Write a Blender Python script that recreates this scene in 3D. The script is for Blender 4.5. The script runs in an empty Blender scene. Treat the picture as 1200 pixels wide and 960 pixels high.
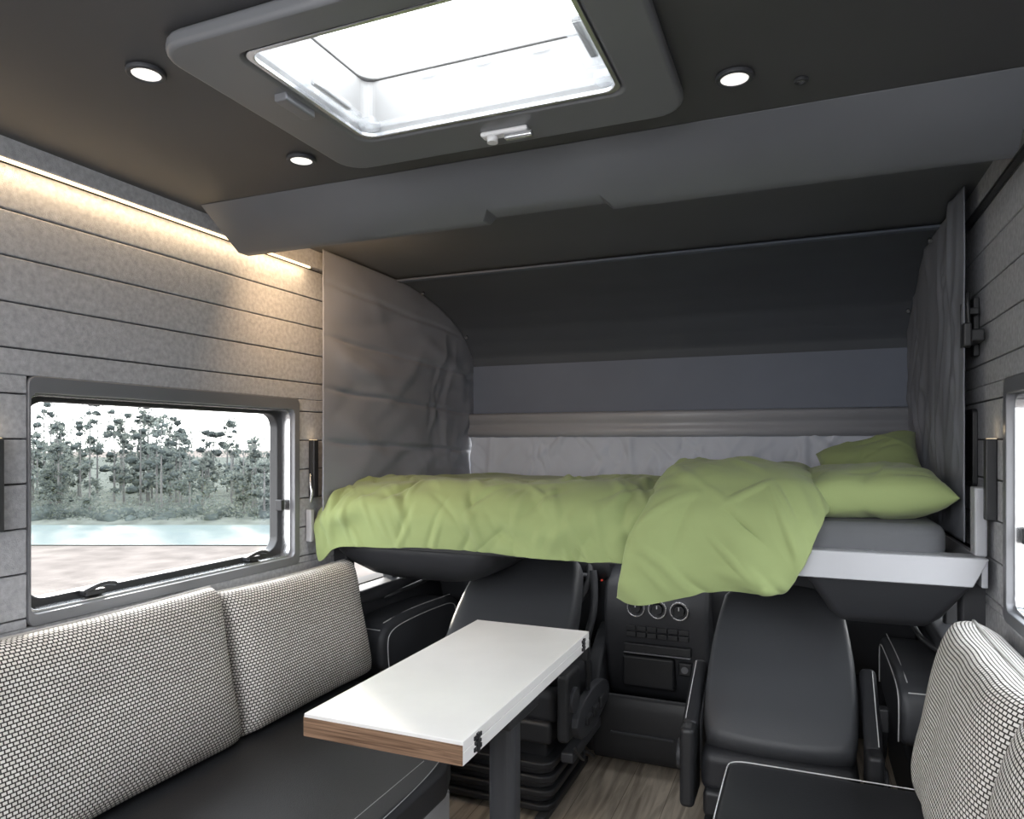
import bpy, bmesh, math, random
from mathutils import Vector, Matrix, noise
random.seed(7)
H=1.35
sc=bpy.context.scene
COL=sc.collection
# ------------------------------------------------------------ materials
def M(name,col,rough=.6,metal=0.0,bump=None,var=None,emis=None,spec=.5,sheen=0.0,coat=0.0):
    m=bpy.data.materials.new(name); m.use_nodes=True
    nt=m.node_tree; b=nt.nodes['Principled BSDF']
    b.inputs['Base Color'].default_value=(*col,1)
    b.inputs['Roughness'].default_value=rough
    b.inputs['Metallic'].default_value=metal
    b.inputs['Specular IOR Level'].default_value=spec
    b.inputs['Sheen Weight'].default_value=sheen
    b.inputs['Coat Weight'].default_value=coat
    tc=nt.nodes.new('ShaderNodeTexCoord')
    v=var or (3.0,.06)
    n=nt.nodes.new('ShaderNodeTexNoise'); n.inputs['Scale'].default_value=v[0]; n.inputs['Detail'].default_value=6
    nt.links.new(tc.outputs['Object'],n.inputs['Vector'])
    r=nt.nodes.new('ShaderNodeValToRGB')
    r.color_ramp.elements[0].position=.3; r.color_ramp.elements[1].position=.7
    r.color_ramp.elements[0].color=(*[c*(1-v[1]) for c in col],1)
    r.color_ramp.elements[1].color=(*[min(1,c*(1+v[1])) for c in col],1)
    nt.links.new(n.outputs['Fac'],r.inputs['Fac']); nt.links.new(r.outputs['Color'],b.inputs['Base Color'])
    if bump:
        n2=nt.nodes.new('ShaderNodeTexNoise'); n2.inputs['Scale'].default_value=bump[0]; n2.inputs['Detail'].default_value=4
        nt.links.new(tc.outputs['Object'],n2.inputs['Vector'])
        bp=nt.nodes.new('ShaderNodeBump'); bp.inputs['Strength'].default_value=bump[1]; bp.inputs['Distance'].default_value=.004
        nt.links.new(n2.outputs['Fac'],bp.inputs['Height']); nt.links.new(bp.outputs['Normal'],b.inputs['Normal'])
    if emis:
        b.inputs['Emission Color'].default_value=(*emis[0],1); b.inputs['Emission Strength'].default_value=emis[1]
    return m
def glass(name,tint=(1,1,1),gl=.08,tl=0.0):
    m=bpy.data.materials.new(name); m.use_nodes=True; nt=m.node_tree; nt.nodes.clear()
    o=nt.nodes.new('ShaderNodeOutputMaterial'); t=nt.nodes.new('ShaderNodeBsdfTransparent'); g=nt.nodes.new('ShaderNodeBsdfGlossy')
    t.inputs[0].default_value=(*tint,1); g.inputs['Roughness'].default_value=.05
    x=nt.nodes.new('ShaderNodeMixShader'); x.inputs[0].default_value=gl
    nt.links.new(t.outputs[0],x.inputs[1]); nt.links.new(g.outputs[0],x.inputs[2])
    out=x.outputs[0]
    if tl:
        d=nt.nodes.new('ShaderNodeBsdfTranslucent'); d.inputs[0].default_value=(.97,.97,.97,1)
        y=nt.nodes.new('ShaderNodeMixShader'); y.inputs[0].default_value=tl
        nt.links.new(out,y.inputs[1]); nt.links.new(d.outputs[0],y.inputs[2]); out=y.outputs[0]
    nt.links.new(out,o.inputs[0])
    return m
m_felt=M('wall_felt',(.40,.405,.425),.95,bump=(400,.5),var=(70,.17),spec=.1)
m_groove=M('groove_dark',(.04,.04,.045),.9)
m_ceil=M('ceiling_vinyl',(.062,.062,.065),.5,bump=(300,.05))
m_ceil2=M('overcab_ceiling_vinyl',(.092,.096,.106),.5,bump=(300,.05))
m_beam=M('beam_vinyl',(.115,.121,.134),.4,bump=(300,.05))
m_sky_frame=M('skylight_frame_plastic',(.15,.155,.165),.32)
m_slant=M('overcab_vinyl',(.076,.084,.098),.5)
m_back=M('overcab_panel',(.120,.140,.185),.6)
m_rail=M('overcab_rail',(.35,.355,.38),.4)
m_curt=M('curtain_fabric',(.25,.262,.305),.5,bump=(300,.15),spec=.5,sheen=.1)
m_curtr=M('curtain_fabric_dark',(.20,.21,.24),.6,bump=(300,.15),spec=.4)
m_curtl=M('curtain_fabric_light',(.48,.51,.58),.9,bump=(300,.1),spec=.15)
m_green=M('green_cotton',(.262,.325,.142),.8,bump=(500,.08),spec=.2,sheen=.15,var=(4,.05))
m_matt=M('mattress_fabric',(.10,.105,.115),.9,bump=(400,.2))
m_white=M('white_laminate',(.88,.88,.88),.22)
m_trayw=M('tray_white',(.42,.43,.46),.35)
m_black=M('black_plastic',(.024,.025,.028),.45,bump=(500,.1))
m_dark=M('dark_plastic',(.044,.046,.052),.5,bump=(500,.1))
m_leather=M('dark_leather',(.024,.025,.029),.5,bump=(350,.2))
m_seat=M('seat_leather',(.056,.059,.066),.5,bump=(350,.15))
m_stitch=M('white_stitch',(.7,.7,.7),.7)
m_base=M('bench_base',(.36,.365,.38),.5)
m_alu=M('window_frame_grey',(.19,.195,.21),.4,.3)
m_silver=M('silver_metal',(.65,.66,.68),.25,.9)
m_wplast=M('white_plastic',(.75,.75,.76),.35)
m_well=M('skylight_well_white',(.30,.30,.30),.4)
m_piping=M('cushion_piping',(.42,.41,.39),.9)
m_glass=glass('window_glass',gl=.04); m_acr=glass('acrylic_clear',(.88,.89,.90),.12,.14); m_dome=glass('acrylic_dome_frosted',(1,1,1),.04,.5)
m_lens=M('downlight_lens',(.8,.8,.78),.4,emis=((1,.97,.92),.9))
m_led=M('led_warm',(1,.8,.5),.4,emis=((1,.76,.46),2.6))
m_glow=M('lamp_warm_diffuser',(1,.85,.6),.4,emis=((1,.78,.5),.4))
m_red=M('red_indicator',(.5,.04,.03),.4,emis=((1,.1,.05),.2))
m_trunk=M('tree_bark',(.09,.09,.09),.9)
m_sand=M('sand',(.128,.114,.106),1.0,bump=(2.0,.8),var=(1.8,.22),spec=0.0)
m_bank=M('bank_grass',(.075,.082,.075),1.0,var=(2,.3),spec=0.0)
m_water=M('lake',(.078,.100,.100),.8,bump=(2.5,.15),spec=.1)
def leafmat(nm,c,tcol):
    m=M(nm,c,.9,var=(.5,.6),spec=.05); nt=m.node_tree
    b=nt.nodes['Principled BSDF']; o=[n for n in nt.nodes if n.type=='OUTPUT_MATERIAL'][0]
    t=nt.nodes.new('ShaderNodeBsdfTranslucent'); t.inputs[0].default_value=(*tcol,1)
    x=nt.nodes.new('ShaderNodeMixShader'); x.inputs[0].default_value=.35
    nt.links.new(b.outputs[0],x.inputs[1]); nt.links.new(t.outputs[0],x.inputs[2]); nt.links.new(x.outputs[0],o.inputs[0])
    return m
m_leaf=leafmat('tree_foliage',(.072,.086,.082),(.15,.17,.155))  # pale bluish foliage colour imitates outdoor haze
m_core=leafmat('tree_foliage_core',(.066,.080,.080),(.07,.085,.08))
def woodmat(name,c1,c2,scale,axis_rot,plank=None):
    m=bpy.data.materials.new(name); m.use_nodes=True; nt=m.node_tree; b=nt.nodes['Principled BSDF']
    tc=nt.nodes.new('ShaderNodeTexCoord'); mp=nt.nodes.new('ShaderNodeMapping')
    mp.inputs['Scale'].default_value=scale
    nt.links.new(tc.outputs['Object'],mp.inputs['Vector'])
    n=nt.nodes.new('ShaderNodeTexNoise'); n.inputs['Scale'].default_value=1; n.inputs['Detail'].default_value=8; n.inputs['Distortion'].default_value=1.0
    nt.links.new(mp.outputs[0],n.inputs['Vector'])
    r=nt.nodes.new('ShaderNodeValToRGB'); r.color_ramp.elements[0].position=.35; r.color_ramp.elements[1].position=.65
    r.color_ramp.elements[0].color=(*c1,1); r.color_ramp.elements[1].color=(*c2,1)
    nt.links.new(n.outputs['Fac'],r.inputs['Fac'])
    out=r.outputs['Color']
    if plank:
        mp2=nt.nodes.new('ShaderNodeMapping'); mp2.inputs['Rotation'].default_value=(0,0,math.pi/2)
        nt.links.new(tc.outputs['Object'],mp2.inputs['Vector'])
        bk=nt.nodes.new('ShaderNodeTexBrick'); bk.inputs['Scale'].default_value=1
        bk.inputs['Brick Width'].default_value=plank[0]; bk.inputs['Row Height'].default_value=plank[1]; bk.inputs['Mortar Size'].default_value=.0015
        bk.inputs['Color1'].default_value=(1,1,1,1); bk.inputs['Color2'].default_value=(.82,.82,.82,1); bk.inputs['Mortar'].default_value=(.4,.38,.36,1)
        nt.links.new(mp2.outputs[0],bk.inputs['Vector'])
        mx=nt.nodes.new('ShaderNodeMixRGB'); mx.blend_type='MULTIPLY'; mx.inputs[0].default_value=1
        nt.links.new(out,mx.inputs[1]); nt.links.new(bk.outputs['Color'],mx.inputs[2]); out=mx.outputs[0]
    nt.links.new(out,b.inputs['Base Color']); b.inputs['Roughness'].default_value=.5
    return m
m_floor=woodmat('wood_floor',(.27,.225,.175),(.60,.52,.42),(26,2.2,4),0,plank=(1.2,.16))
m_edge=woodmat('table_wood_edge',(.11,.06,.035),(.31,.195,.125),(5,5,170),0)
def weave():
    m=bpy.data.materials.new('woven_knit'); m.use_nodes=True; nt=m.node_tree; b=nt.nodes['Principled BSDF']
    tc=nt.nodes.new('ShaderNodeTexCoord')
    bk=nt.nodes.new('ShaderNodeTexBrick'); bk.inputs['Scale'].default_value=1
    bk.inputs['Brick Width'].default_value=.0115; bk.inputs['Row Height'].default_value=.0088
    bk.inputs['Mortar Size'].default_value=.0017; bk.inputs['Mortar Smooth'].default_value=.4
    bk.inputs['Color1'].default_value=(.88,.86,.83,1); bk.inputs['Color2'].default_value=(.74,.71,.67,1); bk.inputs['Mortar'].default_value=(.05,.045,.04,1)
    nt.links.new(tc.outputs['UV'],bk.inputs['Vector'])
    nt.links.new(bk.outputs['Color'],b.inputs['Base Color']); b.inputs['Roughness'].default_value=.95
    b.inputs['Specular IOR Level'].default_value=.15
    bp=nt.nodes.new('ShaderNodeBump'); bp.invert=True; bp.inputs['Strength'].default_value=.5; bp.inputs['Distance'].default_value=.003
    nt.links.new(bk.outputs['Fac'],bp.inputs['Height']); nt.links.new(bp.outputs['Normal'],b.inputs['Normal'])
    return m
m_weave=weave()
# ------------------------------------------------------------ mesh helpers
def group(name):
    e=bpy.data.objects.new(name,None); COL.objects.link(e); e.empty_display_size=.1; return e
def mesh_obj(name,verts,faces,mat,parent=None,smooth=False,bevel=0,seg=3,sub=0,solid=0,uvs=None):
    me=bpy.data.meshes.new(name); me.from_pydata([tuple(v) for v in verts],[],faces); me.update()
    bm=bmesh.new(); bm.from_mesh(me); bmesh.ops.recalc_face_normals(bm,faces=bm.faces); bm.to_mesh(me); bm.free()
    me.materials.append(mat)
    if uvs:
        ul=me.uv_layers.new(name='UVMap')
        for l in me.loops: ul.data[l.index].uv=uvs[l.vertex_index]
    for p in me.polygons: p.use_smooth=smooth or bevel>0
    o=bpy.data.objects.new(name,me); COL.objects.link(o)
    if solid:
        s=o.modifiers.new('solid','SOLIDIFY'); s.thickness=solid; s.offset=0
    if bevel:
        b=o.modifiers.new('bevel','BEVEL'); b.width=bevel; b.segments=seg; b.limit_method='ANGLE'; b.angle_limit=math.radians(35); b.harden_normals=True
    if sub:
        s=o.modifiers.new('sub','SUBSURF'); s.levels=sub; s.render_levels=sub
    if parent: o.parent=parent
    return o
BF=[(0,1,3,2),(4,6,7,5),(0,4,5,1),(2,3,7,6),(0,2,6,4),(1,5,7,3)]
def box(name,x0,x1,y0,y1,z0,z1,mat,parent=None,bevel=0,M4=None,seg=3):
    vs=[Vector((x,y,z)) for x in (x0,x1) for y in (y0,y1) for z in (z0,z1)]
    if M4: vs=[M4@v for v in vs]
    return mesh_obj(name,vs,BF,mat,parent,bevel=bevel,seg=seg)
def multibox(name,boxes,mat,parent=None,bevel=0):
    V=[];F=[]
    for (x0,x1,y0,y1,z0,z1) in boxes:
        k=len(V); V+=[(x,y,z) for x in (x0,x1) for y in (y0,y1) for z in (z0,z1)]
        F+=[tuple(k+i for i in f) for f in BF]
    return mesh_obj(name,V,F,mat,parent,bevel=bevel,seg=2)
def slab(name,pts,mp,d0,d1,mat,parent=None,bevel=0,seg=3,smooth=False):
    n=len(pts); V=[mp(a,b,d0) for a,b in pts]+[mp(a,b,d1) for a,b in pts]
    F=[tuple(range(n)),tuple(range(2*n-1,n-1,-1))]+[(i,(i+1)%n,n+(i+1)%n,n+i) for i in range(n)]
    return mesh_obj(name,V,F,mat,parent,bevel=bevel,seg=seg,smooth=smooth)
def ring(name,out,inn,mp,d0,d1,mat,parent=None,bevel=0,seg=2):
    n=len(out); V=[mp(a,b,d0) for a,b in out]+[mp(a,b,d0) for a,b in inn]+[mp(a,b,d1) for a,b in out]+[mp(a,b,d1) for a,b in inn]
    F=[]
    for i in range(n):
        j=(i+1)%n
        F+=[(i,j,n+j,n+i),(2*n+i,3*n+i,3*n+j,2*n+j),(i,2*n+i,2*n+j,j),(n+i,n+j,3*n+j,3*n+i)]
    return mesh_obj(name,V,F,mat,parent,bevel=bevel,seg=seg)
def rr(a0,a1,b0,b1,r,n=7):
    P=[]
    for cx,cy,s in ((a1-r,b1-r,0),(a0+r,b1-r,90),(a0+r,b0+r,180),(a1-r,b0+r,270)):
        for i in range(n):
            t=math.radians(s+90*i/(n-1)); P.append((cx+r*math.cos(t),cy+r*math.sin(t)))
    return P
def chaikin(p,k=2):
    for _ in range(k):
        q=[]
        for i in range(len(p)):
            a=p[i];b=p[(i+1)%len(p)]
            q.append((.75*a[0]+.25*b[0],.75*a[1]+.25*b[1])); q.append((.25*a[0]+.75*b[0],.25*a[1]+.75*b[1]))
        p=q
    return p
mpXYZ=lambda a,b,d:(a,b,d)
mpYZ=lambda a,b,d:(d,a,b)
mpXZ=lambda a,b,d:(a,d,b)
def sheet(name,nu,nv,f,mat,parent=None,solid=0,sub=0):
    V=[];F=[]
    for i in range(nu):
        for j in range(nv): V.append(f(i/(nu-1),j/(nv-1)))
    for i in range(nu-1):
        for j in range(nv-1): F.append((i*nv+j,(i+1)*nv+j,(i+1)*nv+j+1,i*nv+j+1))
    return mesh_obj(name,V,F,mat,parent,smooth=True,solid=solid,sub=sub)
def loft(name,rings,mat,parent=None,smooth=True,bevel=0):
    n=len(rings[0]); V=[p for r in rings for p in r]; F=[tuple(range(n)),tuple(range(len(V)-1,len(V)-n-1,-1))]
    for k in range(len(rings)-1):
        for i in range(n): F.append((k*n+i,k*n+(i+1)%n,(k+1)*n+(i+1)%n,(k+1)*n+i))
    return mesh_obj(name,V,F,mat,parent,smooth=smooth,bevel=bevel)
def cyl(name,p0,p1,r,mat,parent=None,seg=28,r2=None,bevel=0):
    p0=Vector(p0);p1=Vector(p1);d=(p1-p0).normalized()
    u=d.orthogonal().normalized(); w=d.cross(u); r2=r if r2 is None else r2
    V=[];
    for p,q in ((p0,r),(p1,r2)):
        for i in range(seg):
            t=2*math.pi*i/seg; V.append(p+q*(math.cos(t)*u+math.sin(t)*w))
    F=[tuple(range(seg)),tuple(range(2*seg-1,seg-1,-1))]+[(i,(i+1)%seg,seg+(i+1)%seg,seg+i) for i in range(seg)]
    o=mesh_obj(name,V,F,mat,parent,bevel=bevel)
    if not bevel:
        for p in o.data.polygons: p.use_smooth=len(p.vertices)==4
    return o
def tube(name,pts,r,mat,parent=None,cyclic=False):
    c=bpy.data.curves.new(name,'CURVE'); c.dimensions='3D'; c.bevel_depth=r; c.bevel_resolution=3; c.use_fill_caps=True
    s=c.splines.new('NURBS' if len(pts)>3 and not cyclic else 'POLY'); s.points.add(len(pts)-1)
    for q,p in zip(s.points,pts): q.co=(*p,1)
    if s.type=='NURBS': s.order_u=3; s.use_endpoint_u=True
    s.use_cyclic_u=cyclic
    c.materials.append(mat)
    o=bpy.data.objects.new(name,c); COL.objects.link(o)
    if parent: o.parent=parent
    return o
def interp(tab,x):
    if x<=tab[0][0]: return tab[0][1]
    for (a,b),(c,d) in zip(tab,tab[1:]):
        if x<=c: return b+(d-b)*(x-a)/(c-a)
    return tab[-1][1]
def N(x,y,z=0): return noise.noise(Vector((x,y,z)))
def ridge(x,y,z=0): return 1-2*abs(N(x,y,z))
def creases(n,s0,s1,t0,t1,seed,lmin=.08,lmax=.35,w0=.010,w1=.028,amp=.008,ang=(20,75)):
    """random soft cloth creases: curved ridges with a gaussian cross-section"""
    R=random.Random(seed); L=[]
    for _ in range(n):
        a=math.radians(R.uniform(*ang))*R.choice((1,1,-1)); l=R.uniform(lmin,lmax); w=R.uniform(w0,w1)
        L.append((R.uniform(s0,s1),R.uniform(t0,t1),math.cos(a),math.sin(a),l,w,amp*R.uniform(.4,1)*R.choice((1,1,-1))*(w/w1)**.5,R.uniform(-1.2,1.2)))
    def f(s,t):
        z=0
        for (a,b,c,d,l,w,A,cv) in L:
            ds=s-a;dt=t-b
            p=ds*c+dt*d
            if abs(p)>l: continue
            q=-ds*d+dt*c-cv*p*p
            if abs(q)>3*w: continue
            e=1-(p/l)**2
            z+=A*e*e*math.exp(-(q/w)**2)
        return z
    return f
def pillow(name,w,h,d,M4,mat,parent=None,edge=.12,pw=4,wr=.004,seed=0,n=60,ears=.05,ex=.5,cf=None,pipe=None):
    V=[];F=[];U=[]
    def P(u,v): return (w/2*u*(1-ears*(1-v*v)*abs(u)),h/2*v*(1-ears*(1-u*u)*abs(v)))
    for s in (1,-1):
        G=[]
        for i in range(n+1):
            row=[]
            for j in range(n+1):
                u=-1+2*i/n; v=-1+2*j/n
                u=math.sin(u*math.pi/2)*.6+u*.4; v=math.sin(v*math.pi/2)*.6+v*.4
                e=max(0,(1-abs(u)**pw)*(1-abs(v)**pw))**ex
                x,y=P(u,v)
                k=seed*7.3
                wv=wr*(N(x*9+k,y*9,s)+.6*ridge(x*6+k+y*5,y*6-x*2,s*3)*(1-.5*e))
                if cf: wv+=cf(x,y)
                z=s*(d/2*e*(1-edge)+ (d/2*edge*min(1,e*3)) + wv*min(1,e*2))
                row.append(Vector((x,y,z)))
            G.append(row)
        c=n//2
        UU=[[0]*(n+1) for _ in range(n+1)]; VV=[[0]*(n+1) for _ in range(n+1)]
        for j in range(n+1):
            for i in range(c+1,n+1): UU[i][j]=UU[i-1][j]+(G[i][j]-G[i-1][j]).length
            for i in range(c-1,-1,-1): UU[i][j]=UU[i+1][j]-(G[i][j]-G[i+1][j]).length
        for i in range(n+1):
            for j in range(c+1,n+1): VV[i][j]=VV[i][j-1]+(G[i][j]-G[i][j-1]).length
            for j in range(c-1,-1,-1): VV[i][j]=VV[i][j+1]-(G[i][j]-G[i][j+1]).length
        for i in range(n+1):
            for j in range(n+1):
                V.append(M4@G[i][j])
                U.append((.5*(UU[i][j]+UU[i][c]),.5*(VV[i][j]+VV[c][j])))
    m=(n+1)**2
    for s in (0,1):
        for i in range(n):
            for j in range(n):
                a=s*m+i*(n+1)+j; q=(a,a+n+1,a+n+2,a+1); F.append(q if s==0 else q[::-1])
    o=mesh_obj(name,V,F,mat,parent,smooth=True,uvs=U)
    bm=bmesh.new(); bm.from_mesh(o.data); bmesh.ops.remove_doubles(bm,verts=bm.verts,dist=.0003); bmesh.ops.recalc_face_normals(bm,faces=bm.faces); bm.to_mesh(o.data); bm.free()
    if pipe:
        pts=[]
        for a,b in [(-1,-1),(1,-1),(1,1),(-1,1)]:
            i=[(-1,-1),(1,-1),(1,1),(-1,1)].index((a,b)); c,dd=[(1,-1),(1,1),(-1,1),(-1,-1)][i]
            for k in range(24):
                t=k/24; x,y=P(a+(c-a)*t,b+(dd-b)*t); pts.append(M4@Vector((x,y,0)))
        tube('piping',pts,.0045,pipe,o,cyclic=True)
    return o
def frameM(o,ax,ay,az):
    ax,ay,az=[Vector(k).normalized() for k in (ax,ay,az)]
    m=Matrix.Identity(4)
    for i in range(3): m[i][0]=ax[i];m[i][1]=ay[i];m[i][2]=az[i];m[i][3]=o[i]
    return m
XL,XR=-1.73,.47; ZC=.71; ZF=-1.35; YB=-1.5; YF=3.6
box('floor',XL-.1,XR+.1,YB-.1,YF+.1,ZF-.06,ZF,m_floor)
# ------------------------------------------------------------ walls
WIN=(1.135,2.127,-.447,.162)
def cut(y0,y1,z0,z1,holes):
    R=[(y0,y1,z0,z1)]
    for (a,b,c,d) in holes:
        N2=[]
        for (p,q,r,s) in R:
            if b<=p or a>=q or d<=r or c>=s: N2.append((p,q,r,s)); continue
            if r<c: N2.append((p,q,r,c))
            if s>d: N2.append((p,q,d,s))
            lo=max(r,c);hi=min(s,d)
            if p<a: N2.append((p,a,lo,hi))
            if q>b: N2.append((b,q,lo,hi))
        R=N2
    return R
CABW=(2.40,3.35,-.60,-.44)
def wall(name,x,s):
    g=group(name)
    B=[]
    sh=[(min(x+s*.02,x+s*.1),max(x+s*.02,x+s*.1),a,b,c,d) for (a,b,c,d) in cut(YB-.1,YF+.1,ZF,ZC+.1,[WIN,CABW])]
    multibox('shell',sh,m_groove,g)
    zs=[.657-.108*i for i in range(0,20)]
    for z1,z0 in zip(zs,zs[1:]):
        if z0<ZF: break
        for (a,b,c,d) in cut(YB,2.36 if z0<-.36 else YF,z0+.0015,z1-.0015,[WIN]):
            if d-c<.012: continue
            B.append((min(x,x+s*.02),max(x,x+s*.02),a,b,c,d))
    multibox('padded_panels',B,m_felt,g,bevel=.004)
    box('cornice',min(x-s*.018,x+s*.02),max(x-s*.018,x+s*.02),YB,YF,.664,ZC+.03,m_felt,g,bevel=.003)
    return g
wl=wall('wall_left',XL,-1)
wr_=wall('wall_right',XR,1)
box('trim_rail',XR-.02,XR-.003,YB,2.6,.654,.663,m_black)
g=group('wall_back'); box('panel',XL-.1,XR+.1,YB-.12,YB,ZF,ZC+.1,m_felt,g)
g=group('wall_front')
multibox('panel',[(XL-.1,XR+.1,YF,YF+.1,ZF,-.40),(XL-.1,XR+.1,YF,YF+.1,.12,ZC+.1),(XL-.1,XL+.08,YF,YF+.1,-.40,.12),(XR-.08,XR+.1,YF,YF+.1,-.40,.12)],m_dark,g)
box('windscreen_pane',XL+.08,XR-.08,YF+.03,YF+.036,-.40,.12,m_glass,g)
# ------------------------------------------------------------ ceiling
SX0,SX1,SY0,SY1=-.915,-.322,.965,1.352
g=group('ceiling')
multibox('panels',[(XL-.1,SX0,YB-.1,1.8,ZC,.80),(SX1,XR+.1,YB-.1,1.8,ZC,.80),(SX0,SX1,YB-.1,SY0,ZC,.80),(SX0,SX1,SY1,1.8,ZC,.80)],m_ceil,g)
box('overcab_panel',XL-.1,XR+.1,1.8,YF+.1,.728,.80,m_ceil2,g)
g=group('ceiling_beam')
def beam():
    xs=[(-1.665,0),(-.805,0),(-.785,1),(-.475,1),(-.455,0),(.41,0)]
    V=[];F=[]
    for i,(x,k) in enumerate(xs):
        zb=.604+.018*k; yb=1.754-.026*k
        V+=[(x,1.60,.7095),(x,yb,zb),(x,1.80,zb),(x,1.80,.7095)]
    for i in range(5):
        for j in range(4):
            F.append((i*4+j,i*4+(j+1)%4,(i+1)*4+(j+1)%4,(i+1)*4+j))
    F+=[(0,1,2,3),(23,22,21,20)]
    mesh_obj('fascia',V,F,m_beam,g,bevel=.004)
beam()
# ------------------------------------------------------------ skylight
g=group('skylight')
ring('outer_frame',rr(-1.052,-.222,.90,1.49,.06),rr(SX0,SX1,SY0,SY1,.03),mpXYZ,.678,.7095,m_sky_frame,g,bevel=.012,seg=4)
e=.006
ring('well',rr(SX0+.001,SX1-.001,SY0+.001,SY1-.001,.03),rr(SX0+e,SX1-e,SY0+e,SY1-e,.025),mpXYZ,.690,.806,m_well,g)
ring('inner_rim',rr(SX0+.007,SX1-.007,SY0+.007,SY1-.007,.025),rr(SX0+.030,SX1-.030,SY0+.022,SY1-.022,.03),mpXYZ,.700,.706,m_acr,g,bevel=.002)
ring('blind_rim',rr(SX0+.001,SX1-.001,SY0+.001,SY1-.001,.025),rr(SX0+.010,SX1-.010,SY0+.010,SY1-.010,.03),mpXYZ,.680,.689,m_silver,g,bevel=.002)
ring('roof_flange',rr(SX0-.04,SX1+.04,SY0-.04,SY1+.04,.04),rr(SX0+.01,SX1-.01,SY0+.01,SY1-.01,.04),mpXYZ,.807,.82,m_well,g,bevel=.003)
def dome(u,v):
    a=2*u-1;b=2*v-1
    z=.82+.06*max(0,(1-a**4)*(1-b**4))**.5
    return ((SX0+SX1)/2+a*(SX1-SX0+.06)/2,(SY0+SY1)/2+b*(SY1-SY0+.06)/2,z)
sheet('dome',24,24,dome,m_dome,g)
for i,(x,y) in enumerate([(-.885,1.19),(-.352,1.19)]):
    box('stay_block_%d'%i,x-.020,x+.020,y-.08,y+.08,.684,.700,m_acr,g,bevel=.006)
    box('stay_inner_%d'%i,x-.008,x+.008,y-.06,y+.06,.700,.712,m_well,g,bevel=.004)
for i,(x,y) in enumerate([(-.885,1.325),(-.352,1.325)]):
    box('corner_block_%d'%i,x-.02,x+.02,y-.018,y+.018,.690,.712,m_acr,g,bevel=.006)
for x in (-.75,-.62,-.49):
    box('dome_hinge',x-.02,x+.02,SY1-.016,SY1-.008,.788,.800,m_acr,g,bevel=.003)
box('blind_clip',-.955,-.925,1.10,1.19,.664,.682,m_alu,g,bevel=.004)
box('latch_plate',-.655,-.545,1.405,1.432,.668,.679,m_wplast,g,bevel=.005)
box('latch_handle',-.60,-.535,1.408,1.424,.655,.669,m_silver,g,bevel=.005)
cyl('latch_pivot',(-.63,1.418,.656),(-.63,1.418,.67),.012,m_wplast,g)
# ------------------------------------------------------------ downlights
for (x,y) in [(-1.16,.985),(-1.158,1.434),(-.124,1.43)]:
    g=group('downlight')
    n=32
    c=lambda r:[(x+r*math.cos(2*math.pi*i/n),y+r*math.sin(2*math.pi*i/n)) for i in range(n)]
    ring('ring',c(.036),c(.026),mpXYZ,.700,.7095,m_dark,g,bevel=.003)
    slab('lens',c(.0262),mpXYZ,.7025,.709,m_lens,g)
g=group('ceiling_sensor')
c=lambda r:[(-.005+r*math.cos(2*math.pi*i/24),1.493+r*math.sin(2*math.pi*i/24)) for i in range(24)]
ring('ring',c(.014),c(.007),mpXYZ,.702,.7095,m_black,g,bevel=.002); slab('eye',c(.0072),mpXYZ,.705,.7093,m_silver,g)
# ------------------------------------------------------------ over-cab shell
PROF=[(2.72,.722),(2.82,.715),(2.95,.698),(3.10,.668),(3.22,.632),(3.33,.585),(3.42,.52),(3.48,.46),(3.50,.414)]
g=group('overcab_lining')
def slant(u,v):
    k=u*(len(PROF)-1); i=min(int(k),len(PROF)-2); t=k-i
    y=PROF[i][0]*(1-t)+PROF[i+1][0]*t; z=PROF[i][1]*(1-t)+PROF[i+1][1]*t
    return (-1.70+v*2.15,y,z)
sheet('curved_panel',33,12,slant,m_slant,g)
box('front_panel',-1.70,.45,3.49,3.52,.13,.413,m_back,g)
slab('curtain_rail',chaikin([(3.42,.155),(3.50,.158),(3.50,.03),(3.44,.028),(3.42,.06),(3.44,.09),(3.42,.12)],2),mpYZ,-1.69,.44,m_rail,g,smooth=True)
box('seam_rail',-1.69,.44,2.70,2.735,.712,.722,m_back,g,bevel=.004)
for (x,y,z) in [(-1.64,2.9,.700),(-1.64,3.36,.56),(.40,2.80,.700),(.40,3.36,.555)]:
    cyl('stud',(x,y,z),(x,y-.012,z-.01),.007,m_silver,g,seg=12)
# ------------------------------------------------------------ curtains
TOPP=[(2.17,.726),(2.72,.722)]+PROF[1:]
CL=creases(34,2.2,3.5,-.3,.7,5,lmin=.2,lmax=.55,w0=.022,w1=.055,amp=.012,ang=(3,40))
CL2=creases(20,3.0,3.5,-.3,.4,6,lmin=.15,lmax=.4,w0=.018,w1=.040,amp=.008,ang=(50,85))
def lcurt(u,v):
    y=2.185+u*1.315; zt=interp(TOPP,y)-.002; zb=-.33
    z=zb+v*(zt-zb)
    q=abs(((z-.60+.03*N(y*2,1)+.03*(y-2.2))/.20)%1-.5)*2
    d=-.013*max(0,(q-.78)/.22)**2
    w=.018*N(y*1.6+.3*z,z*4+2)+.004*ridge(y*2.2+z*2.8,z*4-y*1.5,3)+CL(y,z)+CL2(y,z)
    k=min(1,u*8+.12)*min(1,(1-u)*10+.1)*min(1,(1-v)*6+.1)
    return (-1.678+(d+w)*k+.012,y,z)
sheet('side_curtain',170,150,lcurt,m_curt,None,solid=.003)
CR=creases(40,2.3,3.5,-.3,.7,9,lmin=.1,lmax=.5,w0=.012,w1=.03,amp=.012,ang=(50,90))
def rcurt(u,v):
    y=2.33+u*1.17; zt=interp(TOPP,y)-.002; zb=-.28; z=zb+v*(zt-zb)
    w=.014*N(y*3,z*2.2,8)+.007*ridge(y*7+z*2,z*2,4)+CR(y,z)
    k=min(1,u*8+.15)*min(1,(1-u)*10+.1)
    return (.418-w*k,y,z)
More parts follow.
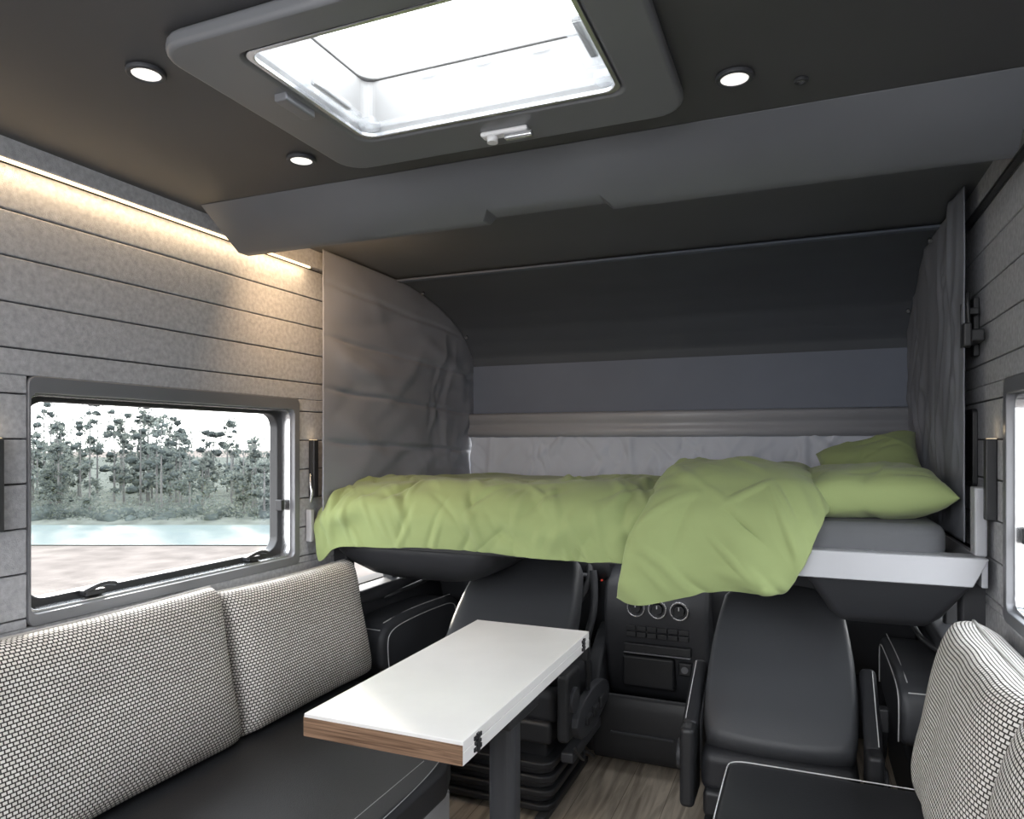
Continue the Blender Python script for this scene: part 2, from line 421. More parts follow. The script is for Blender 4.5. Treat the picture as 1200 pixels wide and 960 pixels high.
sheet('side_curtain',130,110,rcurt,m_curtr,None,solid=.003)
CB=creases(70,-1.7,.45,-.3,.05,12,lmin=.08,lmax=.3,w0=.01,w1=.025,amp=.018,ang=(40,90))
def bcurt(u,v):
    x=-1.66+u*2.07; z=-.30+v*.345
    return (x,3.475-.006-abs(.007*N(x*14+z*3,z*2)+.009*ridge(x*5+z*6,z*2,2)+CB(x,z)),z)
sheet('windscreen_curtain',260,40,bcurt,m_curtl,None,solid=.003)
# ------------------------------------------------------------ LED strip
box('led_strip_light',XL+.003,XL+.012,YB,2.18,.6575,.6635,m_led)
# ------------------------------------------------------------ windows
def window(name,x,s):
    g=group(name)
    y0,y1,z0,z1=WIN
    def mp(a,b,d): return (x+s*d,a,b)
    ring('frame',rr(y0,y1,z0,z1,.02),rr(y0+.006,y1-.028,z0+.03,z1-.040,.02),mp,-.006,.05,m_alu,g,bevel=.004)
    ring('track',rr(y0+.004,y1-.026,z0+.028,z1-.038,.02),rr(y0+.008,y1-.034,z0+.036,z1-.046,.03),mp,.012,.055,m_silver,g,bevel=.001)
    ring('pane_frame',rr(y0+.003,y1-.005,z0+.01,z1-.02,.05),rr(y0+.030,y1-.055,z0+.055,z1-.058,.05),mp,.05,.09,m_black,g,bevel=.006)
    slab('pane',rr(y0+.01,y1-.03,z0+.03,z1-.04,.05),mp,.075,.079,m_glass,g)
    box('blind_cassette',*sorted((x-s*.002,x+s*.03)),y0+.02,y1-.02,z1-.038,z1-.012,m_alu,g,bevel=.004)
    for yy in (y0+.20,y1-.20):
        xa,xb=sorted((x+s*.02,x+s*.06))
        box('latch_base',xa,xb,yy-.03,yy+.025,z0+.04,z0+.055,m_black,g,bevel=.004)
        tube('latch_lever',[(x+s*.03,yy-.035,z0+.05),(x+s*.02,yy,z0+.066),(x+s*.015,yy+.035,z0+.068),(x+s*.015,yy+.05,z0+.062)],.006,m_black,g)
    xa,xb=sorted((x+s*.02,x+s*.05))
    box('side_latch',xa,xb,y1-.07,y1-.05,z0+.20,z0+.24,m_black,g,bevel=.004)
    return g
window('window_1',XL,-1); window('window_2',XR,1)
# ------------------------------------------------------------ wall lamps
def lamp(x,s,y):
    g=group('wall_lamp')
    box('body',*sorted((x-s*.001,x-s*.028)),y-.014,y+.014,-.205,.010,m_black,g,bevel=.004)
    box('diffuser',*sorted((x-s*.002,x-s*.022)),y-.011,y+.011,.010,.012,m_glow,g)
    ld=bpy.data.lights.new('lamp_glow','POINT'); ld.energy=.02; ld.color=(1,.78,.5); ld.shadow_soft_size=.012
    lo=bpy.data.objects.new('lamp_glow',ld); lo.location=(x-s*.03,y,.035); COL.objects.link(lo); lo.parent=g
lamp(XL,-1,1.052); lamp(XL,-1,2.195); lamp(XR,1,2.215)
g=group('wall_bracket')
box('plate',.452,.468,2.40,2.44,.25,.42,m_black,g,bevel=.004)
box('arm_upper',.425,.46,2.36,2.42,.365,.385,m_black,g,bevel=.004)
box('arm_lower',.415,.46,2.29,2.40,.28,.315,m_black,g,bevel=.006)
cyl('joint',(.425,2.36,.27),(.425,2.36,.395),.012,m_black,g)
box('clamp',.405,.425,2.27,2.31,.265,.33,m_black,g,bevel=.005)
tube('cable',[(.44,2.40,.41),(.43,2.34,.44),(.42,2.31,.39),(.43,2.33,.31)],.004,m_black,g)
g=group('control_panel')
ring('frame',rr(2.43,2.62,-.13,.10,.015),rr(2.445,2.605,-.115,.085,.01),mpYZ,.455,.4695,m_black,g,bevel=.003)
slab('screen',rr(2.44,2.61,-.12,.09,.01),mpYZ,.462,.468,m_dark,g)
# ------------------------------------------------------------ drop-down bed
g=group('drop_down_bed')
box('platform',-1.66,.40,2.235,3.42,-.385,-.345,m_dark,g,bevel=.006)
box('frame_bar_left',-1.69,-.86,2.215,2.245,-.388,-.35,m_black,g,bevel=.004)
box('frame_bar_right',-.855,-.10,2.215,2.245,-.388,-.35,m_dark,g,bevel=.004)
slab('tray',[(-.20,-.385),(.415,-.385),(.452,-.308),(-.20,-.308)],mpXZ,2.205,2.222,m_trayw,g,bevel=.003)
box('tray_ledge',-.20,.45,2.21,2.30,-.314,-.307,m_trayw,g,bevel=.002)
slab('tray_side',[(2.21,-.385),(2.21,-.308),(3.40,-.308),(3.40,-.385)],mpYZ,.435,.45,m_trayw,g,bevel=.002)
slab('mattress',rr(-1.64,.372,2.260,3.36,.08),mpXYZ,-.335,-.228,m_matt,g,bevel=.035,seg=4)
def pod(nm,x0,x1,y0,y1,prof,r):
    R=[]
    for (ins,z) in prof:
        R.append([(a,b,z) for a,b in rr(x0+ins,x1-ins,y0+ins,y1-ins,r)])
    loft(nm,R,m_dark,g)
pod('pod_right',.0,.43,2.24,3.2,[(0,-.386),(.01,-.40),(.07,-.50),(.10,-.53),(.14,-.54)],.03)
pod('pod_left',-1.72,-1.02,2.27,3.2,[(0,-.386),(.01,-.42),(.05,-.47),(.10,-.51),(.16,-.535),(.24,-.545)],.10)
tube('hook_left',[(-1.71,2.17,-.12),(-1.70,2.155,-.15),(-1.69,2.155,-.19),(-1.70,2.155,-.22)],.005,m_silver,g)
box('bracket_left',-1.725,-1.70,2.16,2.18,-.37,-.25,m_trayw,g,bevel=.004)
box('bracket_right',.425,.455,2.24,2.30,-.307,-.12,m_trayw,g,bevel=.006)
# duvet
def cr(P,t):
    n=len(P)-1; k=min(t*n,n-1e-6); i=int(k); f=k-i
    p=[P[max(0,min(n,i+j))] for j in (-1,0,1,2)]
    return tuple(.5*((2*p[1][c])+(-p[0][c]+p[2][c])*f+(2*p[0][c]-5*p[1][c]+4*p[2][c]-p[3][c])*f*f+(-p[0][c]+3*p[1][c]-3*p[2][c]+p[3][c])*f**3) for c in range(len(P[0])))
def arclen(P,n=200):
    L=[0];q=cr(P,0)
    for i in range(1,n+1):
        p=cr(P,i/n); L.append(L[-1]+math.dist(p[:2],q[:2])); q=p
    return L
def alen(L,v):
    k=min(v*200,199.999); i=int(k); return L[i]+(L[i+1]-L[i])*(k-i)
DP=[(3.36,-.235),(3.30,-.185),(3.0,-.168),(2.70,-.160),(2.45,-.158),(2.32,-.168),(2.235,-.205),(2.20,-.255),(2.193,-.31),(2.19,-.345),(2.19,-.375)]
DL=arclen(DP)
C1=creases(130,-1.7,-.3,.80,DL[-1]+.02,21,lmin=.06,lmax=.20,w0=.008,w1=.020,amp=.0115,ang=(40,85))
C2=creases(45,-1.7,-.3,0,DL[-1],22,lmin=.12,lmax=.4,w0=.022,w1=.055,amp=.017,ang=(5,40))
def duvet(u,v):
    x=-1.700+u*1.44
    y,z=cr(DP,v)
    y2,z2=cr(DP,min(1,v+.01)); y1,z1=cr(DP,max(0,v-.01))
    tx,tz=y2-y1,z2-z1; L=math.hypot(tx,tz)+1e-9; ny,nz=(tz/L),(-tx/L)
    s=alen(DL,v)
    f=.014*N(x*2.2,s*2.4,1)+.006*ridge(x*2.6+s*1.6,s*3.2-x*.8,4)+C1(x,s)+C2(x,s)
    fr=max(0,(v-.55)/.45)
    puff=.014*math.exp(-((x+.62)/.3)**2)*math.exp(-((v-.35)/.25)**2)
    le=max(0,1-u/.05)
    Y=y+ny*f; Z=z+nz*f+puff-.05*le*le*(1-fr)
    k=max(0,(v-.75)/.25)
    Z-=k*(.012*math.sin(x*7)*.5+.065*math.exp(-(u/.045)**2)+.008*N(x*6,1))
    return (x+.012*le*N(v*9,2)+.008*N(s*5,x*3)+.02*le*k,Y,Z)
sheet('duvet',320,190,duvet,m_green,None,solid=.010)
FP=[(3.05,-.20),(2.98,-.13),(2.80,-.095),(2.60,-.078),(2.42,-.085),(2.28,-.125),(2.195,-.19),(2.165,-.26),(2.155,-.33),(2.15,-.40),(2.155,-.455)]
FL=arclen(FP)
C3=creases(70,-.6,.1,.2,FL[-1]+.03,31,lmin=.06,lmax=.22,w0=.008,w1=.020,amp=.0115,ang=(20,75))
C4=creases(20,-.6,.1,0,FL[-1],32,lmin=.15,lmax=.4,w0=.025,w1=.055,amp=.018,ang=(20,60))
def fold(u,v):
    y,z=cr(FP,v)
    y2,z2=cr(FP,min(1,v+.01)); y1,z1=cr(FP,max(0,v-.01)); tx,tz=y2-y1,z2-z1; L=math.hypot(tx,tz)+1e-9; ny,nz=(tz/L),(-tx/L)
    xl=-.47-.07*max(0,(v-.4)/.6); xr=.065-.13*max(0,(v-.5)/.5)
    e=2*u-1
    x=xl+(xr-xl)*u
    s=alen(FL,v)
    f=.014*N(x*3,s*2.8,11)+.008*ridge(x*3.0-s*2.2,s*2.5+x,14)+C3(x,s)+C4(x,s)
    edge=abs(e)**6
    drop=.07*edge*(1-max(0,(v-.55)/.45))
    f-=.02*edge
    Y=y+ny*f+.02*edge*max(0,(v-.5)/.5); Z=z+nz*f-drop
    Z-=max(0,(v-.7)/.3)*(.035*(1-u)-.035*u+.012*math.sin(u*7))
    x+=.012*N(s*4,e*2,5)
    return (x,Y,Z)
sheet('duvet_fold',200,190,fold,m_green,bpy.data.objects['duvet'],solid=.018)
CP=creases(26,-.22,.22,-.2,.2,41,lmin=.05,lmax=.18,w0=.008,w1=.02,amp=.010,ang=(0,90))
CQ=creases(26,-.22,.22,-.2,.2,42,lmin=.05,lmax=.18,w0=.008,w1=.02,amp=.010,ang=(0,90))
pillow('bed_pillow',.43,.40,.16,frameM((.180,2.50,-.150),(1,.05,.05),(-.05,1,.08),(-.06,-.08,1)),m_green,wr=.008,seed=1,pw=3,ears=.08,ex=.55,cf=CP)
pillow('bed_pillow',.36,.34,.13,frameM((.225,2.90,-.098),(1,.1,.24),(-.05,.8,.55),(-.2,-.55,.8)),m_green,wr=.008,seed=2,pw=3,ears=.10,ex=.55,cf=CQ)
# ------------------------------------------------------------ table
g=group('dining_table')
tx0,tx1,ty0,ty1=-1.025,-.632,1.278,2.18; zt=-.60
box('leaf_top',tx0,tx1,ty0,ty1,zt-.022,zt,m_white,g,bevel=.002)
box('leaf_lower',tx0,tx1,ty0,ty1,zt-.050,zt-.0225,m_white,g,bevel=.002)
box('wood_edge_near',tx0+.001,tx1-.001,ty0-.002,ty0+.0005,zt-.049,zt-.008,m_edge,g)
box('wood_edge_side',tx0-.002,tx0+.0005,ty0+.001,ty1-.001,zt-.049,zt-.008,m_edge,g)
for yy in (1.345,2.115):
    B=[]
    for dz in (-.012,-.036): B.append((tx1-.001,tx1+.003,yy-.018,yy+.018,zt+dz-.006,zt+dz+.003))
    B.append((tx1-.001,tx1+.005,yy-.006,yy+.006,zt-.045,zt-.006)); B.append((tx1-.001,tx1+.004,yy-.014,yy+.014,zt-.029,zt-.022))
    multibox('hinge',B,m_black,g,bevel=.001)
box('under_rail',-.80,-.665,1.45,2.12,zt-.075,zt-.051,m_black,g,bevel=.004)
box('post_head',-.79,-.66,1.60,1.80,zt-.11,zt-.075,m_black,g,bevel=.01)
slab('post',rr(-.757,-.683,1.665,1.735,.025),mpXYZ,ZF+.01,zt-.09,m_dark,g)
slab('foot_plate',rr(-.80,-.63,1.60,1.80,.04),mpXYZ,ZF,ZF+.015,m_black,g,bevel=.004)
# ------------------------------------------------------------ bench sofas
def bench(name,outline,inner,zs=-.87,th=.095):
    g=group(name)
    slab('seat_cushion',outline,mpXYZ,zs-th,zs,m_leather,g,bevel=.022,seg=4)
    slab('base_box',inner,mpXYZ,ZF,zs-th-.001,m_base,g,bevel=.004)
    return g
gl=bench('bench_sofa',[(XL+.004,-.6),(-.89,-.6),(-.89,1.70),(-.92,1.78),(-1.22,2.18),(XL+.004,2.2)],[(XL+.005,-.58),(-.91,-.58),(-.91,1.755),(-1.24,2.15),(XL+.005,2.17)])
tube('piping',[(-.897,-.55,-.868),(-.897,.3,-.868),(-.897,1.0,-.868),(-.897,1.66,-.868),(-.93,1.75,-.868)],.0012,m_base,gl)
tube('seam',[(-.96,-.55,-.8695),(-.96,.3,-.8695),(-.96,1.0,-.8695),(-.96,1.70,-.8695)],.0009,m_base,gl)
gr=bench('bench_sofa',[(-.20,-.6),(XR-.004,-.6),(XR-.004,2.03),(-.17,2.03),(-.20,2.0)],[(-.15,-.58),(XR-.005,-.58),(XR-.005,1.98),(-.15,1.98)])
tube('piping',[(-.193,-.5,-.868),(-.193,.8,-.868),(-.193,1.95,-.866),(-.185,2.02,-.868),(-.1,2.024,-.868),(.40,2.024,-.868)],.0016,m_stitch,gr)
def cush(cx,cz,cy,w,h,d,lean,s,seed):
    t=math.radians(lean)
    up=Vector((-s*math.sin(t),0,math.cos(t))); nrm=Vector((s*math.cos(t),0,math.sin(t))); ax=up.cross(nrm)
    pillow('sofa_cushion',w,h,d,frameM((cx,cy,cz),ax,up,nrm),m_weave,edge=.25,pw=5,wr=.004,seed=seed,ears=.03,ex=.42,pipe=m_piping)
cush(-1.59,-.652,1.21,.80,.455,.19,12,1,1)
cush(-1.59,-.660,1.945,.66,.43,.19,12,1,2)
cush(-1.59,-.652,.38,.80,.455,.19,12,1,5)
cush(.35,-.658,1.77,.64,.43,.17,12,-1,3)
cush(.35,-.658,1.12,.64,.44,.18,12,-1,4)
# ------------------------------------------------------------ cab seats
def cabseat(cx,yb,zb,yt,zt_,W,arms):
    g=group('cab_seat')
    up=Vector((0,yt-yb,zt_-zb)); L=up.length; up.normalize(); nr=Vector((0,-up.z,up.y))
    Mx=frameM((cx,yb,zb),(1,0,0),up,nr)
    mp=lambda a,b,d:Mx@Vector((a,b,d))
    w=W/2
    ol=chaikin([(-w*.85,0),(w*.85,0),(w,.06),(w*1.02,L*.45),(w*.95,L*.72),(w*.82,L),(-w*.82,L),(-w*.95,L*.72),(-w*1.02,L*.45),(-w,.06)],2)
    def rg(k,d): return [mp(a*k,L/2+(b-L/2)*k,d) for a,b in ol]
    loft('backrest',[rg(.90,-.13),rg(.97,-.12),rg(1,-.09),rg(1,-.03),rg(.985,-.01),rg(.95,.004),rg(.90,.010),rg(.6,.016),rg(.2,.018)],m_seat,g)
    box('seat_pad',cx-w,cx+w,yb+.0,yb+.50,zb-.16,zb-.03,m_leather,g,bevel=.035,seg=4)
    box('seat_pan',cx-w*.95,cx+w*.95,yb-.02,yb+.48,zb-.22,zb-.14,m_black,g,bevel=.015)
    for s in (-1,1):
        x=cx+s*(w+.035)
        box('recliner_%d'%(s+2),x-.022,x+.022,yb-.03,yb+.12,zb-.20,zb+.04,m_black,g,bevel=.015)
        cyl('recliner_hub_%d'%(s+2),(x,yb+.03,zb-.06),(x+s*.034,yb+.03,zb-.06),.045,m_dark,g,bevel=.004)
        if arms:
            Ma=Matrix.Translation((x,yb+.05,zb+.02))@Matrix.Rotation(math.radians(25 if s<0 else 35),4,'X')
            box('armrest_%d'%(s+2),-.024,.024,-.02,.28,-.025,.03,m_leather,g,bevel=.02,M4=Ma,seg=4)
            tube('armrest_stitch_%d'%(s+2),[Ma@Vector((s*.012,0,.031)),Ma@Vector((s*.012,.26,.031))],.0014,m_stitch,g)
        tube('lever_%d'%(s+2),[(x+s*.01,yb+.12,zb-.22),(x+s*.02,yb+.2,zb-.19),(x+s*.02,yb+.30,zb-.20)],.008,m_black,g)
    box('lower_frame',cx-w*.8,cx+w*.8,yb+.05,yb+.42,ZF+.14,zb-.20,m_black,g,bevel=.01)
    n=7; z0=ZF+.025; z1=ZF+.20
    for i in range(n):
        za=z0+(z1-z0)*i/n; e=.0 if i%2 else .015
        slab('bellow_%d'%i,rr(cx-w*.9-e,cx+w*.9+e,yb+.0-e,yb+.44+e,.06),mpXYZ,za,za+(z1-z0)/n*1.02,m_black,g,bevel=.008,seg=2)
    box('floor_rail_a',cx-w*.9,cx-w*.75,yb-.05,yb+.5,ZF,ZF+.025,m_dark,g,bevel=.004)
    box('floor_rail_b',cx+w*.75,cx+w*.9,yb-.05,yb+.5,ZF,ZF+.025,m_dark,g,bevel=.004)
    x=cx+w+.06
    slab('side_valance',chaikin([(yb-.02,zb-.10),(yb+.30,zb-.06),(yb+.46,zb-.12),(yb+.44,zb-.20),(yb+.05,zb-.24)],2),mpYZ,x-.01,x+.02,m_dark,g,bevel=.006)
    for k in range(3):
        box('control_%d'%k,x+.018,x+.034,yb+.10+k*.09,yb+.16+k*.09,zb-.175,zb-.145+.008*k,m_black,g,bevel=.005)
    tube('belt_stalk',[(x,yb+.20,zb-.10),(x+.01,yb+.17,zb-.02),(x+.012,yb+.15,zb+.06)],.010,m_black,g)
    box('belt_buckle',x-.004,x+.022,yb+.13,yb+.17,zb+.05,zb+.12,m_black,g,bevel=.006)
    tube('cable',[(x+.01,yb+.0,zb-.22),(x+.02,yb+.1,zb-.32),(x-.02,yb+.2,zb-.30),(x-.01,yb+.32,zb-.38)],.006,m_black,g)
    box('slide_box',x-.05,x,yb+.02,yb+.40,ZF+.20,zb-.25,m_dark,g,bevel=.01)
    return g
cabseat(-1.07,2.40,-.86,2.84,-.44,.50,False)
cabseat(-.072,2.20,-.90,2.68,-.49,.44,True)
# ------------------------------------------------------------ cab doors
def door(nm,x,s):
    g=group(nm)
    def bx(n,a,b,*r,**k): return box(n,*sorted((x+s*a,x+s*b)),*r,**k)
    bx('panel',0.02,-.05,2.38,3.55,ZF+.02,-.66,m_dark,g,bevel=.01)
    bx('sill',0.02,-.085,2.38,3.55,-.66,-.60,m_dark,g,bevel=.02)
    bx('upper_frame',0.02,-.03,2.38,3.55,-.445,-.395,m_black,g,bevel=.005)
    bx('pillar',0.02,-.06,2.34,2.40,ZF+.02,-.39,m_dark,g,bevel=.01)
    bx('front_pillar',0.02,-.06,3.33,3.42,-.61,-.39,m_dark,g,bevel=.01)
    bx('mid_pillar',0.02,-.04,2.72,2.76,-.61,-.44,m_black,g,bevel=.01)
    pr=chaikin([(2.37,-.93),(2.36,-.80),(2.39,-.715),(2.60,-.700),(3.02,-.715),(3.06,-.80),(3.04,-.93)],2)
    xa,xb=sorted((x-s*.05,x-s*.205))
    slab('armrest',pr,mpYZ,xa,xb,m_seat,g,bevel=.022,seg=4)
    bx('door_bin',-.05,-.15,2.42,3.3,-1.30,-1.05,m_black,g,bevel=.02)
    xx=x-s*.207
    ins=[(2.42,-.90),(2.40,-.80),(2.43,-.745),(2.60,-.735),(2.80,-.737),(2.98,-.745),(3.01,-.80),(3.0,-.90)]
    tube('stitch',[(xx,a,b) for a,b in ins],.0020,m_stitch,g)
    tube('stitch_top',[(x-s*.185,2.41,-.716),(x-s*.185,2.55,-.7045),(x-s*.185,2.75,-.7055),(x-s*.185,2.98,-.714)],.0020,m_stitch,g)
    tube('stitch_end',[(x-s*.185,2.385,-.74),(x-s*.13,2.384,-.738),(x-s*.09,2.384,-.738),(x-s*.07,2.385,-.74)],.0018,m_stitch,g)
    tube('handle',[(x-s*.07,2.6,-.66),(x-s*.12,2.62,-.64),(x-s*.12,2.9,-.63),(x-s*.07,2.93,-.65)],.010,m_black,g)
door('door_1',XL,-1); door('door_2',XR,1)
# ------------------------------------------------------------ dashboard
g=group('dashboard')
slab('upper_body',chaikin([(3.10,-.56),(3.20,-.46),(3.55,-.42),(3.58,-.95),(3.30,-1.0),(3.16,-.85),(3.08,-.66)],2),mpYZ,-1.66,.40,m_dark,g,smooth=False,bevel=.01)
slab('centre_stack',chaikin([(2.99,-.60),(3.10,-.53),(3.40,-.53),(3.40,-1.15),(3.10,-1.15),(3.02,-.95),(2.97,-.74)],2),mpYZ,-.80,-.36,m_dark,g,bevel=.02)
for i,x in enumerate((-.655,-.565,-.475)):
    n=30
    c=lambda r:[(x+r*math.cos(2*math.pi*k/n),-.695+r*math.sin(2*math.pi*k/n)) for k in range(n)]
    ring('knob_ring_%d'%i,c(.039),c(.032),mpXZ,2.955,3.0,m_silver,g,bevel=.002)
    ring('knob_dial_%d'%i,c(.032),c(.026),mpXZ,2.967,3.0,m_dark,g)
    cyl('knob_%d'%i,(x,2.99,-.695),(x,2.948,-.695),.024,m_black,g,r2=.020)
    box('knob_mark_%d'%i,x-.002,x+.002,2.945,2.949,-.69,-.677,m_stitch,g)
for r,z in enumerate((-.785,-.812)):
    for i in range(6):
        x=-.70+i*.044
        box('button_%d_%d'%(r,i),x,x+.041,2.972,3.02,z-.011,z+.011,m_black,g,bevel=.003)
box('screen_slot',-.71,-.43,2.972,3.03,-.885,-.85,m_black,g,bevel=.004)
box('slot_lip',-.71,-.43,2.968,3.03,-.892,-.886,m_alu,g,bevel=.002)
box('ash_tray',-.72,-.50,2.985,3.06,-1.04,-.905,m_black,g,bevel=.012)
box('socket',-.485,-.43,2.99,3.06,-.97,-.915,m_black,g,bevel=.008)
cyl('socket_ring',(-.457,2.995,-.943),(-.457,2.985,-.943),.014,m_alu,g)
slab('floor_bin',chaikin([(2.88,-1.06),(2.92,-1.04),(2.94,-1.12),(3.2,-1.14),(3.3,-1.34),(2.92,-1.34),(2.87,-1.28)],2),mpYZ,-.82,-.40,m_black,g,bevel=.025)
slab('bin_left_cheek',chaikin([(2.9,-.95),(3.15,-.8),(3.3,-.8),(3.3,-1.34),(2.92,-1.34),(2.86,-1.2)],2),mpYZ,-.86,-.80,m_dark,g,bevel=.015)
slab('bin_right_cheek',chaikin([(2.9,-1.05),(3.1,-.9),(3.3,-.9),(3.3,-1.34),(2.92,-1.34),(2.86,-1.2)],2),mpYZ,-.42,-.37,m_dark,g,bevel=.015)
box('tray_highlight',-.74,-.48,2.864,2.876,-1.20,-1.190,m_dark,g,bevel=.002)
slab('instrument_hood',chaikin([(2.98,-.52),(3.05,-.44),(3.3,-.43),(3.3,-.62),(3.02,-.62)],2),mpYZ,-1.30,-.78,m_black,g,bevel=.02)
box('red_indicator',-.815,-.808,2.99,3.0,-.60,-.594,m_red,g)
tube('trim_curve',[(-.84,2.96,-.55),(-.82,2.94,-.68),(-.86,2.92,-.85),(-.90,2.90,-1.0)],.016,m_dark,g)
g=group('steering_wheel')
Mw=Matrix.Translation((-1.06,2.98,-.58))@Matrix.Rotation(math.radians(60),4,'X')
tube('rim',[Mw@Vector((.20*math.cos(2*math.pi*i/40),.20*math.sin(2*math.pi*i/40),0)) for i in range(40)],.016,m_black,g,cyclic=True)
cyl('hub',Mw@Vector((0,0,-.03)),Mw@Vector((0,0,.02)),.07,m_dark,g,bevel=.008)
for a in (0,180,270):
    t=math.radians(a); tube('spoke_%d'%a,[Mw@Vector((0,0,0)),Mw@Vector((.19*math.cos(t),.19*math.sin(t),0))],.013,m_dark,g)
cyl('column',Mw@Vector((0,0,0)),Mw@Vector((0,0,-.22)),.035,m_black,g)
# ------------------------------------------------------------ outdoors
ZG=-2.15
mesh_obj('ground',[(-160,-120,ZG),(160,-120,ZG),(160,160,ZG),(-160,160,ZG)],[(0,1,2,3)],m_sand)
cs,sn=.9247,.3808
def P(r,f,z): return (r*cs-f*sn,r*sn+f*cs,z)
mesh_obj('lake_water',[P(-80,15.2,ZG+.02),P(60,14.4,ZG+.02),P(60,18.4,ZG+.02),P(-80,18.4,ZG+.02)],[(0,1,2,3)],m_water)
mesh_obj('lake_bank',[P(-80,18.3,ZG+.01),P(60,18.3,ZG+.01),P(60,18.9,ZG+.1),P(-80,18.9,ZG+.1),P(60,90,ZG+.3),P(-80,90,ZG+.3)],[(0,1,2,3),(3,2,4,5)],m_bank)
V=[];F=[];VT=[];FT=[];VC=[];FC=[]
def leaf(c,s):
    a=Vector((random.gauss(0,1),random.gauss(0,1),random.gauss(0,1))).normalized(); b=a.orthogonal().normalized()
    k=len(V); c=Vector(c)
    V.extend([c-a*s,c+b*s*.6,c+a*s,c-b*s*.6]); F.append((k,k+1,k+2,k+3))
tmp=bmesh.new(); bmesh.ops.create_icosphere(tmp,subdivisions=2,radius=1); IV=[v.co.copy() for v in tmp.verts]; IFc=[tuple(v.index for v in f.verts) for f in tmp.faces]; tmp.free()
def blob(c,rx,rz):
    k=len(VC); sd=random.uniform(0,50)
    for v in IV:
        q=1+.6*noise.noise(v*1.7+Vector((sd,0,0)))+.4*noise.noise(v*4+Vector((sd,3,0)))
        VC.append(Vector((c[0]+v.x*rx*q,c[1]+v.y*rx*q,c[2]+v.z*rz*q)))
    FC.extend(tuple(k+i for i in f) for f in IFc)
for i in range(250):
    f=random.uniform(19.6,31); r=random.uniform(-24,3)*(f/20)
    rr_=r/(f/20)
    top=interp([(-17,3.6),(-15.5,3.4),(-14,2.75),(-12.8,2.6),(-11.5,3.0),(-9.5,2.8),(-8,2.35),(-5,2.5)],rr_)
    h=random.uniform(.50,1.04)*top*(f/20)
    x,y,_=P(r,f,0); R=h*random.uniform(.13,.22)
    k=len(VT)
    for z,q in ((ZG,.045),(ZG+h*.95,.010)):
        for j in range(5):
            t=2*math.pi*j/5; VT.append((x+q*math.cos(t),y+q*math.sin(t),z))
    for j in range(5): FT.append((k+j,k+(j+1)%5,k+5+(j+1)%5,k+5+j))
    cl=[]
    for _ in range(11):
        t=random.uniform(.16,.97); a=random.uniform(0,6.28); d=R*(1.15-t)*random.uniform(.3,1.6)
        cl.append((math.cos(a)*d,math.sin(a)*d,t))
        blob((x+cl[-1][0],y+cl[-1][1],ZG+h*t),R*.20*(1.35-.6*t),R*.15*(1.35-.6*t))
    for _ in range(430):
        cx_,cy_,t=random.choice(cl)
        leaf((x+cx_+random.gauss(0,.25)*R,y+cy_+random.gauss(0,.25)*R,ZG+h*t+random.gauss(0,.032)*h),random.uniform(.025,.06))
for i in range(420):
    r=random.uniform(-30,6); f=random.uniform(18.9,21); x,y,_=P(r,f,0); s=random.uniform(.08,.30)
    blob((x,y,ZG+s*.4),s,s*random.uniform(.5,.9))
for i in range(15000):
    r=random.uniform(-30,6); f=random.uniform(18.8,21); x,y,_=P(r,f,0)
    leaf((x,y,ZG+.05+abs(random.gauss(0,.30))*(1+1.2*N(r*.7,3))),random.uniform(.02,.06))
tg=group('treeline'); mesh_obj('foliage',V,F,m_leaf,tg); mesh_obj('foliage_core',VC,FC,m_core,tg,smooth=True); mesh_obj('trunks',VT,FT,m_trunk,tg)
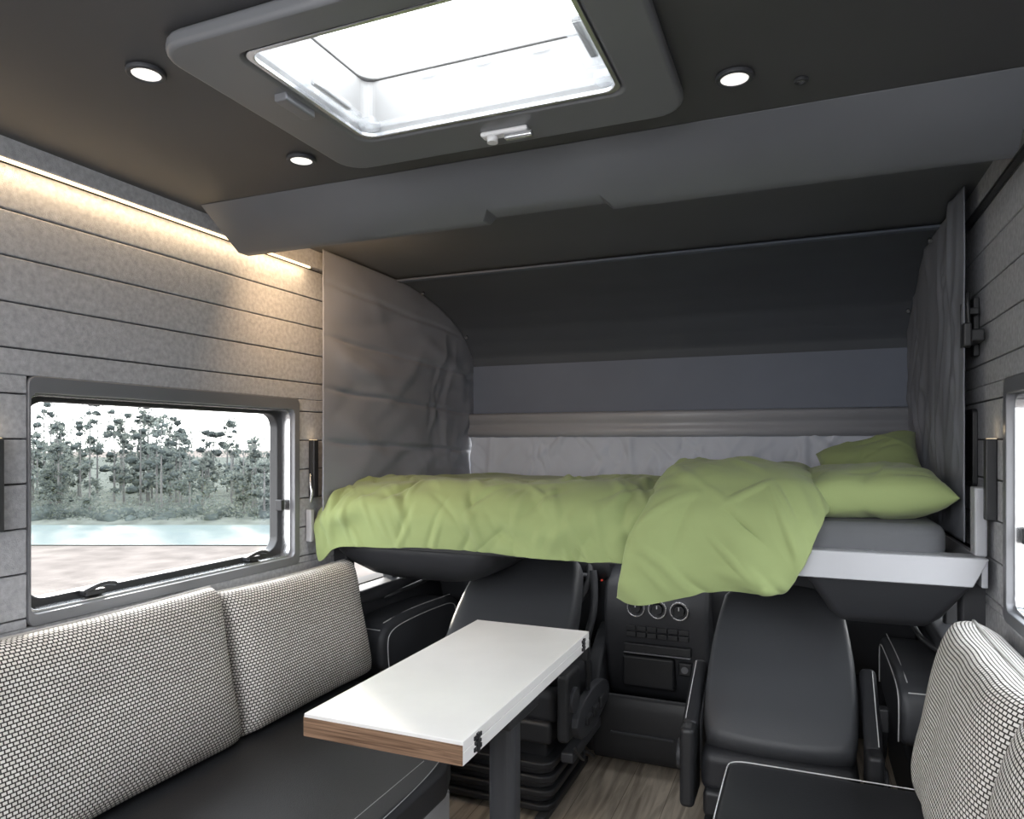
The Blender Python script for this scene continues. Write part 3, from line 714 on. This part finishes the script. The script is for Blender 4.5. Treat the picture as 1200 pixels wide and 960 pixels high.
# ------------------------------------------------------------ lights
w=bpy.data.worlds.new('World'); sc.world=w; w.use_nodes=True; nt=w.node_tree
bg=nt.nodes['Background']; bg.inputs['Strength'].default_value=7.8
tc=nt.nodes.new('ShaderNodeTexCoord'); sp=nt.nodes.new('ShaderNodeSeparateXYZ'); rp=nt.nodes.new('ShaderNodeValToRGB')
rp.color_ramp.elements[0].color=(1,.99,.97,1); rp.color_ramp.elements[0].position=.0
rp.color_ramp.elements[1].color=(.88,.94,1,1); rp.color_ramp.elements[1].position=.7
nt.links.new(tc.outputs['Generated'],sp.inputs[0]); nt.links.new(sp.outputs['Z'],rp.inputs[0]); nt.links.new(rp.outputs[0],bg.inputs['Color'])
sl=bpy.data.lights.new('sun','SUN'); sl.energy=9; sl.angle=math.radians(4); sl.color=(1,.92,.80)
so=bpy.data.objects.new('sun',sl); so.rotation_euler=Vector((.79,-.60,-.28)).to_track_quat('-Z','Y').to_euler(); COL.objects.link(so)
def area(name,loc,d,sx,sy,e,col):
    l=bpy.data.lights.new(name,'AREA'); l.shape='RECTANGLE'; l.size=sx; l.size_y=sy; l.energy=e; l.color=col
    o=bpy.data.objects.new(name,l); o.location=loc; o.rotation_euler=Vector(d).to_track_quat('-Z','Y').to_euler(); COL.objects.link(o); return o
o=area('led_strip_lamp',(XL+.03,.37,.648),(0,0,-1),.02,3.55,5.5,(1,.72,.42))
o.rotation_euler=(0,math.radians(14),0)
area('curtain_warm_fill',(-1.45,1.87,.58),(-.22,.75,-.38),.12,.06,2.8,(1,.66,.36))  # added warm fill on the left curtain, imitating LED spill; no fixture modelled
area('cab_fill_light',(-.62,2.95,-.40),(0,.1,-1),.9,.2,1.3,(.97,.98,1))  # added light under the bed platform to brighten the cab, no real fitting
area('rear_fill_light',(-.6,-1.1,.35),(0,1,-.15),1.6,1.0,44,(.97,.98,1))  # added soft fill behind the camera to lift the whole interior
area('overhead_fill_light',(-.6,-.3,.69),(0,.25,-1),1.2,.6,20,(.97,.98,1))  # second added fill, overhead and out of view, not a ceiling fitting
# ------------------------------------------------------------ camera
cam=bpy.data.cameras.new('camera'); cam.lens=831/1200*36; cam.sensor_width=36; cam.shift_y=.0325; cam.clip_start=.02; cam.clip_end=500
co=bpy.data.objects.new('camera',cam); co.rotation_euler=(math.radians(90),0,math.radians(22.38)); COL.objects.link(co); sc.camera=co
for o in list(COL.objects):
    if o.parent is None: o.location.z+=H
sc.view_settings.view_transform='Standard'
